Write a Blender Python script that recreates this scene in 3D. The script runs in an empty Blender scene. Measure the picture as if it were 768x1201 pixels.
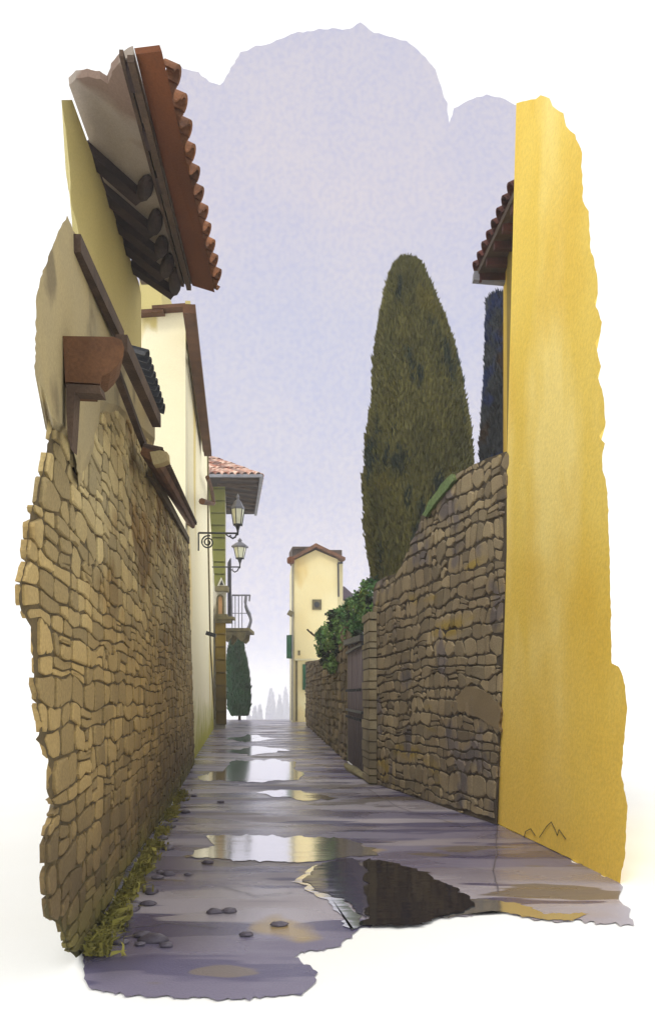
import bpy, bmesh, math, random
from mathutils import Vector, Matrix, noise
random.seed(7)
R = math.radians
sc = bpy.context.scene
col = sc.collection
EYE, F, PX, PY = 1.6, 1000.0, 384.0, 815.0

# ------------------------------------------------------------ survey helpers
def P(px, py, d):
    return Vector(((px-PX)/F*d, d, EYE-(py-PY)/F*d))
def G(px, py, z=0.0):
    d = (EYE-z)*F/(py-PY)
    return Vector(((px-PX)/F*d, d, z))
def on(ab, px, py, off=0.0):
    u = (px-PX)/F
    return P(px, py, (ab[0]+off)/(u-ab[1]))
def ray_plane(px, py, p0, n):
    o = Vector((0, 0, EYE)); v = Vector(((px-PX)/F, 1, -(py-PY)/F))
    return o + v*((p0-o).dot(n)/v.dot(n))
LW = (-0.955, -0.108)          # left street front: X = a + b*Y
BW = (-1.729, -0.053)          # pale house front
YW = (3.316, -0.115)           # yellow wall
_p0, _p1 = G(580, 967), G(437, 918)
_b = (_p0.x-_p1.x)/(_p0.y-_p1.y); SW = (_p0.x-_b*_p0.y, _b)
_p2, _p3 = G(407, 893), G(359, 850)
_b = (_p2.x-_p3.x)/(_p2.y-_p3.y); FW = (_p2.x-_b*_p2.y, _b)
_g1 = G(428, 912); _b = (_g1.x-_p2.x)/(_g1.y-_p2.y); GW = (_g1.x-_b*_g1.y, _b)

def ragged(pts, amp=1.2, step=6, closed=True):
    out = []; n = len(pts)
    for i in range(n if closed else n-1):
        a, b = Vector(pts[i][:2]), Vector(pts[(i+1) % n][:2])
        if len(pts[i]) > 2:      # flagged straight
            out.append(tuple(a)); continue
        k = max(1, int((b-a).length/step))
        for j in range(k):
            p = a.lerp(b, j/k)
            nx = noise.noise(Vector((p.x*.13, p.y*.13, 1.7)))+.6*noise.noise(Vector((p.x*.4, p.y*.4, 5.7)))
            ny = noise.noise(Vector((p.x*.13, p.y*.13, 9.1)))+.6*noise.noise(Vector((p.x*.4, p.y*.4, 3.3)))
            out.append((p.x+nx*amp*1.6, p.y+ny*amp*1.6))
    return out
def inside(p, poly):
    x, y = p; c = False; j = len(poly)-1
    for i in range(len(poly)):
        xi, yi = poly[i][0], poly[i][1]; xj, yj = poly[j][0], poly[j][1]
        if (yi > y) != (yj > y) and x < (xj-xi)*(y-yi)/(yj-yi)+xi: c = not c
        j = i
    return c

# ------------------------------------------------------------ objects
def tag(o, label=None, cat=None, group=None, kind=None):
    if label: o['label'] = label
    if cat: o['category'] = cat
    if group: o['group'] = group
    if kind: o['kind'] = kind
    return o
def empty(name, loc, label, cat, group=None):
    o = bpy.data.objects.new(name, None); col.objects.link(o); o.location = loc
    return tag(o, label, cat, group)
def link(name, bm, mat, parent=None, smooth=False, recalc=True):
    if recalc: bmesh.ops.recalc_face_normals(bm, faces=bm.faces)
    me = bpy.data.meshes.new(name); bm.to_mesh(me); bm.free()
    me.materials.append(mat)
    if smooth:
        for p in me.polygons: p.use_smooth = True
    o = bpy.data.objects.new(name, me); col.objects.link(o)
    if parent is not None:
        o.parent = parent
        m = Matrix.Identity(4); q = parent
        while q is not None:
            m = Matrix.Translation(q.location) @ m; q = q.parent
        o.matrix_parent_inverse = m.inverted() if parent.type == 'EMPTY' else Matrix.Identity(4)
    return o
def B(): return bmesh.new()
def prism(bm, pts, ext):
    """closed solid between a polygon and its copy moved by ext (vector or list of points)"""
    a = [bm.verts.new(p) for p in pts]
    q = ext if isinstance(ext, list) else [p+ext for p in pts]
    b = [bm.verts.new(p) for p in q]
    n = len(a)
    f1 = bm.faces.new(a); f2 = bm.faces.new(b[::-1])
    for i in range(n):
        bm.faces.new((a[i], b[i], b[(i+1) % n], a[(i+1) % n]))
    f1.normal_update(); f2.normal_update()
    bmesh.ops.triangulate(bm, faces=[f1, f2], ngon_method='EAR_CLIP')
def box(bm, x0, x1, y0, y1, z0, z1):
    prism(bm, [Vector((x0, y0, z0)), Vector((x1, y0, z0)), Vector((x1, y0, z1)), Vector((x0, y0, z1))], Vector((0, y1-y0, 0)))
def beam(bm, p0, p1, w, h, up=Vector((0, 0, 1)), w1=None, h1=None):
    d = (p1-p0).normalized(); s = d.cross(up).normalized(); u = s.cross(d).normalized()
    w1 = w if w1 is None else w1; h1 = h if h1 is None else h1
    A = [p0+s*a*w/2+u*b*h/2 for a, b in ((-1, -1), (1, -1), (1, 1), (-1, 1))]
    C = [p1+s*a*w1/2+u*b*h1/2 for a, b in ((-1, -1), (1, -1), (1, 1), (-1, 1))]
    prism(bm, A, C)
def tube(bm, pts, r, n=8, r1=None):
    rings = []; N = len(pts)
    for i, p in enumerate(pts):
        d = (pts[min(i+1, N-1)]-pts[max(i-1, 0)]).normalized()
        up = Vector((0, 0, 1)) if abs(d.z) < .9 else Vector((0, 1, 0))
        s = d.cross(up).normalized(); u = s.cross(d)
        rr = r if r1 is None else r+(r1-r)*i/(N-1)
        rings.append([bm.verts.new(p+(s*math.cos(t)+u*math.sin(t))*rr) for t in (k*2*math.pi/n for k in range(n))])
    for a, b in zip(rings, rings[1:]):
        for k in range(n): bm.faces.new((a[k], a[(k+1) % n], b[(k+1) % n], b[k]))
    bm.faces.new(rings[0][::-1]); bm.faces.new(rings[-1])
def lathe(bm, c, prof, n=16, rot=0, sx=1, sy=1):
    rings = []
    for r, z in prof:
        rings.append([bm.verts.new(c+Vector((math.cos(t)*r*sx, math.sin(t)*r*sy, z))) for t in (rot+k*2*math.pi/n for k in range(n))])
    for a, b in zip(rings, rings[1:]):
        for k in range(n): bm.faces.new((a[k], a[(k+1) % n], b[(k+1) % n], b[k]))
    bm.faces.new(rings[0][::-1]); bm.faces.new(rings[-1])
def barrel(bm, p0, p1, r0, r1, up, th=.015, n=7, cup=False):
    """half round clay tile from p0 (outer, r0) to p1"""
    d = (p1-p0).normalized(); s = d.cross(up).normalized(); u = s.cross(d).normalized()*(-1 if cup else 1)
    rows = []
    for p, r in ((p0, r0), (p1, r1)):
        rows.append([bm.verts.new(p+s*math.cos(t)*r+u*math.sin(t)*r) for t in (math.pi*k/n for k in range(n+1))])
        rows.append([bm.verts.new(p+s*math.cos(t)*(r-th)+u*math.sin(t)*(r-th)) for t in (math.pi*k/n for k in range(n+1))])
    o0, i0, o1, i1 = rows
    for k in range(n):
        bm.faces.new((o0[k], o0[k+1], o1[k+1], o1[k])); bm.faces.new((i0[k], i1[k], i1[k+1], i0[k+1]))
        bm.faces.new((o0[k], i0[k], i0[k+1], o0[k+1])); bm.faces.new((o1[k], o1[k+1], i1[k+1], i1[k]))
    bm.faces.new((o0[0], o1[0], i1[0], i0[0])); bm.faces.new((o0[n], i0[n], i1[n], o1[n]))

# ------------------------------------------------------------ materials
def s2l(c):
    return tuple(((v/255)/12.92 if v/255 <= .04045 else ((v/255+.055)/1.055)**2.4) for v in c)
ALB = .86
def wash(name, rgb, rgb2=None, scale=1.0, stretch=(1, 1, 1), grain=.10, rough=.85, spec=.3, bump=.15,
         tint=0.0, blobs=None, thr=(.48, .56), grainscale=55, bands=None, alb=None):
    """mottled pigment: two tones blended by a soft noise, fine granulation, optional patches with an edge of their own"""
    alb = ALB if alb is None else alb
    m = bpy.data.materials.new(name); m.use_nodes = True
    nt = m.node_tree; N = nt.nodes; L = nt.links
    bs = N['Principled BSDF']
    tc = N.new('ShaderNodeTexCoord'); mp = N.new('ShaderNodeMapping'); mp.inputs['Scale'].default_value = stretch
    L.new(tc.outputs['Object'], mp.inputs[0])
    def col3(c): return (*[v*alb for v in s2l(c)], 1)
    def noise_(sc_, det=4, mapped=True, dist=.4):
        n = N.new('ShaderNodeTexNoise'); n.inputs['Scale'].default_value = sc_; n.inputs['Detail'].default_value = det
        n.inputs['Distortion'].default_value = dist
        L.new(mp.outputs[0] if mapped else tc.outputs['Object'], n.inputs['Vector']); return n
    def ramp(src, lo, hi, c0=(0, 0, 0, 1), c1=(1, 1, 1, 1)):
        r = N.new('ShaderNodeValToRGB'); r.color_ramp.elements[0].position = lo; r.color_ramp.elements[1].position = hi
        r.color_ramp.elements[0].color = c0; r.color_ramp.elements[1].color = c1
        L.new(src, r.inputs[0]); return r
    def mix(fac, a, b, mode='MIX'):
        x = N.new('ShaderNodeMix'); x.data_type = 'RGBA'; x.blend_type = mode
        for s, v in ((x.inputs[0], fac), (x.inputs[6], a), (x.inputs[7], b)):
            if hasattr(v, 'is_output'): L.new(v, s)
            else: s.default_value = v
        return x.outputs[2]
    if rgb2 is None: rgb2 = tuple(v*.8 for v in rgb)
    n1 = noise_(scale, 5)
    c = mix(ramp(n1.outputs[0], .35, .66).outputs[0], col3(rgb), col3(rgb2))
    k = 0
    for bl in (blobs or []):
        rgb3, bscale, lo, hi, bst = bl
        mp2 = N.new('ShaderNodeMapping'); mp2.inputs['Scale'].default_value = bst; k += 1
        mp2.inputs['Location'].default_value = (3.1*k, 1.7*k, 5.3*k)
        L.new(tc.outputs['Object'], mp2.inputs[0])
        nb = N.new('ShaderNodeTexNoise'); nb.inputs['Scale'].default_value = bscale; nb.inputs['Detail'].default_value = 3
        L.new(mp2.outputs[0], nb.inputs['Vector'])
        c = mix(ramp(nb.outputs[0], lo, hi).outputs[0], c, col3(rgb3))
    if bands:                  # height-bound tone / moss: (rgb, z0, z1) full below z0, none above z1
        for rgb3, z0, z1, wob in bands:
            sp = N.new('ShaderNodeSeparateXYZ'); L.new(tc.outputs['Object'], sp.inputs[0])
            mr = N.new('ShaderNodeMapRange'); mr.inputs[1].default_value = z1; mr.inputs[2].default_value = z0
            nz = noise_(1.3, 3, False); ad = N.new('ShaderNodeMath'); ad.operation = 'MULTIPLY_ADD'
            L.new(nz.outputs[0], ad.inputs[0]); ad.inputs[1].default_value = -wob*2; 
            sb = N.new('ShaderNodeMath'); sb.operation = 'ADD'; sb.inputs[1].default_value = wob
            L.new(sp.outputs[2], sb.inputs[0]); L.new(sb.outputs[0], ad.inputs[2]); L.new(ad.outputs[0], mr.inputs[0])
            c = mix(mr.outputs[0], c, col3(rgb3))
    g = noise_(grainscale, 2, False, 0)
    gr = ramp(g.outputs[0], .3, .7, (1-grain, 1-grain, 1-grain, 1), (1+grain, 1+grain, 1+grain, 1))
    c = mix(1.0, c, gr.outputs[0], 'MULTIPLY')
    if tint:
        at = N.new('ShaderNodeAttribute'); at.attribute_name = 'tint'
        rr = ramp(at.outputs['Fac'], 0, 1, (1-tint, 1-tint, 1-tint*.9, 1), (1+tint, 1+tint*.96, 1+tint*.86, 1))
        c = mix(1.0, c, rr.outputs[0], 'MULTIPLY')
    L.new(c, bs.inputs['Base Color'])
    bs.inputs['Roughness'].default_value = rough
    bs.inputs['Specular IOR Level'].default_value = spec
    if bump:
        b = N.new('ShaderNodeBump'); b.inputs['Strength'].default_value = bump; b.inputs['Distance'].default_value = .02
        L.new(g.outputs[0], b.inputs['Height']); L.new(b.outputs[0], bs.inputs['Normal'])
    return m
M = {}
M['plaster_tan'] = wash('plaster_tan', (172, 155, 112), (150, 138, 108), .9, blobs=[((128, 114, 84), 1.4, .55, .62, (1, 1, 1))])
M['left_stone'] = wash('left_stone', (182, 166, 122), (160, 142, 98), .8, tint=.30, grain=.16,
                       blobs=[((128, 104, 62), .8, .52, .60, (1, 1, 1.3))],
                       bands=[((164, 140, 90), 1.8, 3.0, .5), ((112, 94, 62), .4, 1.5, .7), ((108, 102, 52), .0, .4, .3)])
M['left_mortar'] = wash('left_mortar', (104, 88, 58), (80, 68, 44), 2, grain=.2, bands=[((84, 80, 40), .05, .7, .3)])
M['left_upper'] = wash('left_upper', (176, 160, 118), (150, 134, 96), .8, tint=.12, grain=.14)
M['right_stone'] = wash('right_stone', (156, 140, 108), (130, 114, 88), .9, tint=.30, grain=.16,
                        blobs=[((150, 128, 62), .7, .58, .64, (.6, .6, 2.2)), ((112, 102, 96), 1.1, .56, .62, (1, 1, 1))])
M['right_mortar'] = wash('right_mortar', (70, 60, 46), (90, 78, 60), 2, grain=.2)
M['far_stone'] = wash('far_stone', (122, 106, 76), (92, 80, 66), .6, tint=.3, grain=.2)
M['moss'] = wash('moss', (122, 140, 88), (92, 116, 66), 2, grain=.3, grainscale=30)
M['pale_wall'] = wash('pale_wall', (204, 190, 126), (190, 176, 116), .6, grain=.08)
M['cream'] = wash('cream', (254, 246, 214), (252, 240, 200), .3, stretch=(1, .4, .35), grain=.04,
                  blobs=[((232, 210, 136), .5, .58, .63, (.3, .4, .16)), ((244, 208, 100), .5, .60, .66, (.3, .3, .14))],
                  bands=[((182, 178, 66), .2, 1.5, .9)], alb=.95)
M['cream_end'] = wash('cream_end', (252, 243, 210), (248, 236, 196), .35, grain=.04,
                      blobs=[((222, 204, 132), .8, .60, .63, (1, 1, .4))])
M['soffit'] = wash('soffit', (165, 152, 138), (142, 130, 120), 1.0, grain=.1, blobs=[((128, 106, 92), .9, .58, .66, (1, 1, 1))])
M['rafter'] = wash('rafter', (62, 48, 46), (42, 32, 34), 2, grain=.15, stretch=(1, 3, 1))
M['rust'] = wash('rust', (118, 66, 30), (90, 48, 22), 1.4, grain=.16, stretch=(1, .35, 1))
M['clay'] = wash('clay', (150, 100, 66), (104, 70, 50), 3.5, grain=.2, tint=.2)
M['brown'] = wash('brown', (106, 72, 46), (84, 56, 36), 2, grain=.16)
M['dark_brown'] = wash('dark_brown', (88, 70, 56), (62, 48, 40), 3, grain=.2)
M['maroon'] = wash('maroon', (96, 50, 44), (66, 38, 36), 3, grain=.2, tint=.25)
M['grey_metal'] = wash('grey_metal', (142, 142, 150), (112, 112, 122), 3, grain=.08, rough=.5)
M['olive'] = wash('olive', (128, 128, 62), (112, 114, 48), 1.2, grain=.1)
M['ochre'] = wash('ochre', (150, 124, 44), (128, 108, 30), 1.2, grain=.12, stretch=(1, 1, .4), bands=[((96, 80, 32), 1.5, 4, .6)])
M['olive_stone'] = wash('olive_stone', (134, 124, 90), (104, 96, 68), 4, grain=.15)
M['iron'] = wash('iron', (62, 64, 70), (46, 48, 54), 4, grain=.1, rough=.5)
M['dark_shutter'] = wash('dark_shutter', (84, 84, 92), (60, 60, 70), 3, grain=.1)
M['green_paint'] = wash('green_paint', (52, 110, 78), (40, 88, 62), 3, grain=.08)
M['pink'] = wash('pink', (230, 184, 136), (214, 164, 116), 3, grain=.05)
M['white_stone'] = wash('white_stone', (226, 222, 208), (204, 198, 182), 3, grain=.06)
M['tower'] = wash('tower', (253, 240, 190), (248, 228, 168), .35, grain=.04, blobs=[((240, 212, 140), .5, .62, .7, (1, 1, .4))])
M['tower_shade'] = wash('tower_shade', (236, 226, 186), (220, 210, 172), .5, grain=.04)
M['yellow'] = wash('yellow', (244, 214, 104), (238, 204, 84), .45, grain=.07,
                   blobs=[((252, 226, 132), .9, .48, .62, (1, 1, .25)), ((232, 192, 68), .6, .45, .7, (1, 1, .8))],
                   bands=[((242, 202, 82), .1, 2.4, .9)], grainscale=26, bump=.22, alb=.98)
M['yellow2'] = wash('yellow2', (228, 192, 76), (196, 160, 50), 1.5, grain=.06, stretch=(1, 5, .3))
M['gate'] = wash('gate', (124, 112, 118), (96, 84, 92), 1.5, stretch=(3, 3, .4), grain=.12, bands=[((58, 46, 50), .6, 1.9, .3)])
M['purple_roof'] = wash('purple_roof', (96, 84, 104), (76, 66, 84), 2, grain=.1)
M['cypress'] = wash('cypress', (102, 98, 50), (78, 78, 40), 1.0, stretch=(1.4, 1.4, .5), tint=.30, grain=.2, bump=0,
                    blobs=[((40, 52, 42), 1.5, .56, .62, (1.6, 1.6, .45)), ((100, 94, 40), .9, .58, .66, (1, 1, .6))])
M['cypress_dark'] = wash('cypress_dark', (62, 68, 74), (46, 50, 54), 1.2, tint=.25, grain=.2, bump=0,
                         blobs=[((34, 48, 86), 1.2, .54, .6, (1, 1, 1)), ((58, 46, 36), 1.1, .55, .62, (1, 1, 1))])
M['green_tree'] = wash('green_tree', (48, 92, 58), (34, 66, 46), .8, tint=.2, grain=.15, bump=0)
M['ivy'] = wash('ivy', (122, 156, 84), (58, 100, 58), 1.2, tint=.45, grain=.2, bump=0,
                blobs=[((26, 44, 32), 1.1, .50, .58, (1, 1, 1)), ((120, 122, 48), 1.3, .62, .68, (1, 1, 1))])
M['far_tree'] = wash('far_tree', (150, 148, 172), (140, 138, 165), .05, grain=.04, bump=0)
M['bark'] = wash('bark', (92, 72, 52), (64, 50, 38), 4, grain=.2)
M['grass'] = wash('grass', (158, 150, 76), (132, 128, 58), 3, tint=.35, grain=.1, bump=0)
M['pebble'] = wash('pebble', (112, 106, 118), (82, 76, 90), 6, grain=.2, rough=.4)
M['paper'] = wash('ground_white', (255, 255, 253), (252, 251, 247), .4, grain=.01, bump=.02, alb=.93)
M['pencil'] = wash('pencil', (70, 58, 40), (70, 58, 40), 1, grain=.1)
def lampglass():
    m = wash('lamp_glass', (250, 250, 226), (236, 238, 208), 6, grain=.03, rough=.2, spec=.6, bump=0); return m
M['glass'] = lampglass()

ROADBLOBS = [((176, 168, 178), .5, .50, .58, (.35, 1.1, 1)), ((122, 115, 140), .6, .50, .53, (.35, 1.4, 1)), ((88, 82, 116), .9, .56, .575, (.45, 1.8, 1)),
             ((168, 144, 98), .55, .625, .66, (1.3, 1.0, 1)), ((120, 108, 104), .8, .60, .615, (.8, 1.8, 1))]  # ochre patches: yellow wall's reflection painted into the road colour
def road_material():
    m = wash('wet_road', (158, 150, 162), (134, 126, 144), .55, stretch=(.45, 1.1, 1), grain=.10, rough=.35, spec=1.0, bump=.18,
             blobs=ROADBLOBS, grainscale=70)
    nt = m.node_tree; N = nt.nodes; L = nt.links; bs = N['Principled BSDF']
    tc = N.new('ShaderNodeTexCoord'); mp = N.new('ShaderNodeMapping'); mp.inputs['Scale'].default_value = (.5, 1.3, 1)
    L.new(tc.outputs['Object'], mp.inputs[0])
    n = N.new('ShaderNodeTexNoise'); n.inputs['Scale'].default_value = 1.1; n.inputs['Detail'].default_value = 4
    L.new(mp.outputs[0], n.inputs[0])
    r = N.new('ShaderNodeMapRange'); r.inputs[1].default_value = .42; r.inputs[2].default_value = .6
    r.inputs[3].default_value = .16; r.inputs[4].default_value = .5
    L.new(n.outputs[0], r.inputs[0]); L.new(r.outputs[0], bs.inputs['Roughness'])
    return m
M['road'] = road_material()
def water(name, base, metallic, rough, ior=1.33):
    m = bpy.data.materials.new(name); m.use_nodes = True
    nt = m.node_tree; N = nt.nodes; L = nt.links; bs = N['Principled BSDF']
    bs.inputs['Base Color'].default_value = (*base, 1); bs.inputs['Metallic'].default_value = metallic
    bs.inputs['Roughness'].default_value = rough; bs.inputs['IOR'].default_value = ior
    tc = N.new('ShaderNodeTexCoord'); mp = N.new('ShaderNodeMapping'); mp.inputs['Scale'].default_value = (.8, 2.6, 1)
    n = N.new('ShaderNodeTexNoise'); n.inputs['Scale'].default_value = 2.2; n.inputs['Detail'].default_value = 2
    b = N.new('ShaderNodeBump'); b.inputs['Strength'].default_value = .05; b.inputs['Distance'].default_value = .05
    L.new(tc.outputs['Object'], mp.inputs[0]); L.new(mp.outputs[0], n.inputs[0]); L.new(n.outputs[0], b.inputs['Height'])
    L.new(b.outputs[0], bs.inputs['Normal'])
    return m
M['water'] = water('bright_water', (.97, .96, .97), .92, .10)
M['dark_water'] = water('dark_water', (.010, .008, .012), 0, .05)  # near-black base colour stands in for the cypress's dark reflection
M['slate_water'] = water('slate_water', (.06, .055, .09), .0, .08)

# ------------------------------------------------------------ sky, light, camera
w = bpy.data.worlds.new('World'); sc.world = w; w.use_nodes = True
nt = w.node_tree; N = nt.nodes; L = nt.links
sky = N.new('ShaderNodeTexSky'); sky.sky_type = 'NISHITA'; sky.sun_disc = False
SE, SA = R(48), R(205)       # sun high behind the viewer, a little to the left
sky.sun_elevation = SE; sky.sun_rotation = SA
bg = N['Background']; bg.inputs[1].default_value = .10
ml = N.new('ShaderNodeMix'); ml.data_type = 'RGBA'; ml.inputs[0].default_value = .88   # cloud cover over the clear sky
ml.inputs[7].default_value = (10.2, 10.2, 10.1, 1)
L.new(sky.outputs[0], ml.inputs[6]); L.new(ml.outputs[2], bg.inputs[0])
sl = bpy.data.lights.new('sun', 'SUN'); sl.energy = .9; sl.angle = R(12); sl.color = (1, .97, .9)
so = bpy.data.objects.new('sun', sl); col.objects.link(so)
sd = Vector((math.sin(SA)*math.cos(SE), math.cos(SA)*math.cos(SE), math.sin(SE)))
so.rotation_euler = (-sd).to_track_quat('-Z', 'Y').to_euler()
sc.view_settings.view_transform = 'Standard'; sc.view_settings.look = 'None'
sc.view_settings.exposure = .40; sc.view_settings.gamma = 1
cd = bpy.data.cameras.new('camera'); cam = bpy.data.objects.new('camera', cd); col.objects.link(cam)
cam.location = (0, 0, EYE); cam.rotation_euler = (R(90), 0, 0)
cd.sensor_fit = 'VERTICAL'; cd.sensor_height = 36; cd.lens = 36*F/1201; cd.shift_y = (PY-600.5)/1201; cd.shift_x = 0
cd.clip_end = 4000; cd.clip_start = .05
sc.camera = cam
sc.cycles.max_bounces = 6; sc.cycles.volume_bounces = 1

# ------------------------------------------------------------ sky bank
skyout = ragged([(140, 856), (140, 110), (185, 95), (205, 78), (228, 82), (246, 95), (258, 100), (268, 84), (283, 62), (300, 54),
                 (315, 52), (340, 40), (380, 33), (410, 34), (424, 27), (438, 38), (455, 42), (475, 48), (490, 58), (498, 68),
                 (512, 82), (517, 105), (524, 120), (527, 146), (533, 128), (548, 117), (570, 112), (592, 116), (612, 128), (650, 150), (650, 856)], 1.6, 5)
bm = B(); prism(bm, [P(x, y, 760) for x, y in skyout], Vector((0, 12, 0)))
ms = bpy.data.materials.new('sky_wash'); ms.use_nodes = True
nt = ms.node_tree; N = nt.nodes; L = nt.links; N.remove(N['Principled BSDF'])
tc = N.new('ShaderNodeTexCoord'); sp = N.new('ShaderNodeSeparateXYZ'); L.new(tc.outputs['Object'], sp.inputs[0])
rp = N.new('ShaderNodeValToRGB'); mr = N.new('ShaderNodeMapRange'); mr.inputs[1].default_value = -30; mr.inputs[2].default_value = 600
L.new(sp.outputs[2], mr.inputs[0]); L.new(mr.outputs[0], rp.inputs[0])
el = rp.color_ramp.elements
el[0].position = .04; el[0].color = (*s2l((246, 243, 246)), 1)
el[1].position = 1; el[1].color = (*s2l((214, 211, 222)), 1)
for p, c in ((.16, (238, 234, 242)), (.34, (220, 219, 231)), (.58, (213, 213, 227)), (.75, (217, 213, 223))):
    e = el.new(p); e.color = (*s2l(c), 1)
n1 = N.new('ShaderNodeTexNoise'); n1.inputs['Scale'].default_value = .012; n1.inputs['Detail'].default_value = 4
n2 = N.new('ShaderNodeTexNoise'); n2.inputs['Scale'].default_value = .22; n2.inputs['Detail'].default_value = 3
L.new(tc.outputs['Object'], n1.inputs[0]); L.new(tc.outputs['Object'], n2.inputs[0])
def rr(src, lo, hi, c0, c1):
    r = N.new('ShaderNodeValToRGB'); r.color_ramp.elements[0].position = lo; r.color_ramp.elements[1].position = hi
    r.color_ramp.elements[0].color = (*c0, 1); r.color_ramp.elements[1].color = (*c1, 1); L.new(src, r.inputs[0]); return r.outputs[0]
def mul(a, b):
    x = N.new('ShaderNodeMix'); x.data_type = 'RGBA'; x.blend_type = 'MULTIPLY'; x.inputs[0].default_value = 1
    L.new(a, x.inputs[6]); L.new(b, x.inputs[7]); return x.outputs[2]
c = mul(rp.outputs[0], rr(n1.outputs[0], .35, .65, (.95, .955, 1.0), (1.02, 1.0, .99)))
c = mul(c, rr(n2.outputs[0], .32, .6, (.90, .92, 1.0), (1.01, 1.01, 1.01)))
em = N.new('ShaderNodeEmission'); em.inputs[1].default_value = .76; L.new(c, em.inputs[0])
L.new(em.outputs[0], N['Material Output'].inputs[0])
tag(link('sky', bm, ms), kind='structure')

# ------------------------------------------------------------ ground and road
def gz(y):
    if y <= 50: return 0.0
    t = min(1, (y-50)/170); return -13*t*t*(3-2*t)-.0*y if t < 1 else -13.0
bm = B(); ys = [-40, 0, 10, 25, 50, 54, 58, 63, 70, 80, 95, 115, 140, 170, 200, 220, 400, 700]
xs = [-420, -120, -40, -12, 0, 12, 40, 120, 420]
vv = [[bm.verts.new((x, y, gz(y)-.01)) for x in xs] for y in ys]
for i in range(len(ys)-1):
    for j in range(len(xs)-1): bm.faces.new((vv[i][j], vv[i][j+1], vv[i+1][j+1], vv[i+1][j]))
tag(link('ground', bm, M['paper']), kind='structure')

road_px = [(250, 847, 1), (224, 898, 1), (199, 950, 1), (145, 1024, 1), (100, 1112), (96, 1128), (97, 1145), (107, 1159), (138, 1165), (213, 1170),
           (292, 1171), (354, 1165), (372, 1150), (368, 1134), (346, 1123), (354, 1117), (390, 1112), (418, 1094), (424, 1087),
           (451, 1085), (490, 1086), (507, 1076), (557, 1072), (590, 1068), (625, 1078), (680, 1080), (741, 1085), (740, 1066), (727, 1058),
           (728, 1036), (650, 998, 1), (582, 967, 1), (437, 918, 1), (407, 893, 1), (359, 850, 1), (358, 847, 1)]
rp_ = ragged(road_px, 2.6, 4)
bm = B()
vs = [bm.verts.new(G(x, y)) for x, y in rp_]
f = bm.faces.new(vs); f.normal_update(); bmesh.ops.triangulate(bm, faces=[f], ngon_method='EAR_CLIP')
a, b = G(256, 847), G(358, 847)
prev = None
for y in (50.0, 54, 58, 63, 70, 80):
    row = [bm.verts.new((a.x-.1*(y-50), y, gz(y))), bm.verts.new((b.x-.1*(y-50), y, gz(y)))]
    if prev: bm.faces.new((prev[0], prev[1], row[1], row[0]))
    prev = row
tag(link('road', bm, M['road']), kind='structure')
def streaky(px, ax, ay, step=4):
    out = []
    for i_ in range(len(px)):
        a, b = Vector(px[i_][:2]), Vector(px[(i_+1) % len(px)][:2]); k = max(1, int((b-a).length/step))
        for j_ in range(k):
            p = a.lerp(b, j_/k)
            out.append((p.x+ax*(noise.noise(Vector((3.3, p.y*.45, p.x*.02)))+.6*noise.noise(Vector((8.3, p.y*1.1, p.x*.05)))), p.y+ay*noise.noise(Vector((p.x*.09, p.y*.1, 4.4)))+ay*.5*noise.noise(Vector((p.x*.3, p.y*.1, 7.4)))))
    return out
def flat(name, px, mat, z, amp=.8, step=5):
    bm = B(); vs = [bm.verts.new(G(x, y, z)) for x, y in streaky(px, 9, 2.2, 3)]
    f = bm.faces.new(vs); f.normal_update(); bmesh.ops.triangulate(bm, faces=[f], ngon_method='EAR_CLIP'); bmesh.ops.recalc_face_normals(bm, faces=bm.faces)
    for f in bm.faces:
        if f.normal.z < 0: f.normal_flip()
    return link(name, bm, mat, recalc=False)
pud = [
 ([(228, 915), (238, 909), (262, 906), (266, 898), (276, 893), (320, 891), (348, 894), (344, 900), (354, 905), (352, 914), (300, 917)], 'water', 'long bright puddle across the road in front of the far wet paving'),
 ([(214, 1004), (236, 996), (250, 990), (246, 980), (300, 979), (346, 981), (412, 984), (436, 994), (444, 1002), (400, 1005), (378, 1010), (350, 1011), (300, 1010), (261, 1008)], 'water', 'widest bright puddle lying across the middle of the road'),
 ([(262, 866), (290, 861), (322, 866), (290, 871)], 'water', 'small bright puddle beside the ochre pillar foot'),
 ([(268, 881), (300, 875), (338, 880), (296, 886)], 'water', 'thin bright puddle just behind the longest far puddle'),
 ([(300, 929), (330, 926), (372, 930), (396, 936), (360, 939), (320, 934)], 'water', 'slim bright puddle in front of the gate side of the road'),
 ([(344, 1034), (372, 1014), (376, 1020), (362, 1034), (380, 1046), (402, 1056), (420, 1072), (424, 1086), (412, 1090), (392, 1064), (366, 1046)], 'water', 'thin bright water edge left of the dark puddle'),
 ([(545, 1054), (575, 1054), (610, 1060), (640, 1072), (690, 1071), (670, 1080), (625, 1078), (590, 1068), (540, 1074), (515, 1078)], 'water', 'bright puddle below the yellow wall at the road edge'),
]
for px, mt, lab in pud:
    tag(flat('puddle', px, M[mt], .006), lab, None, 'puddles on the road', 'structure')
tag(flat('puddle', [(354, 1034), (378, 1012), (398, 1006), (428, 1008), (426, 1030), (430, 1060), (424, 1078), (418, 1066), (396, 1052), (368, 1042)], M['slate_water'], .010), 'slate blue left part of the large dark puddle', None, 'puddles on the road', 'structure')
tag(flat('puddle', [(428, 1007), (451, 1009), (484, 1018), (510, 1029), (534, 1042), (550, 1052), (556, 1061), (544, 1069), (505, 1078), (490, 1085), (455, 1085), (426, 1084), (430, 1060), (426, 1030)], M['dark_water'], .014), 'large near black puddle in front of the stone wall', None, 'puddles on the road', 'structure')
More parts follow.
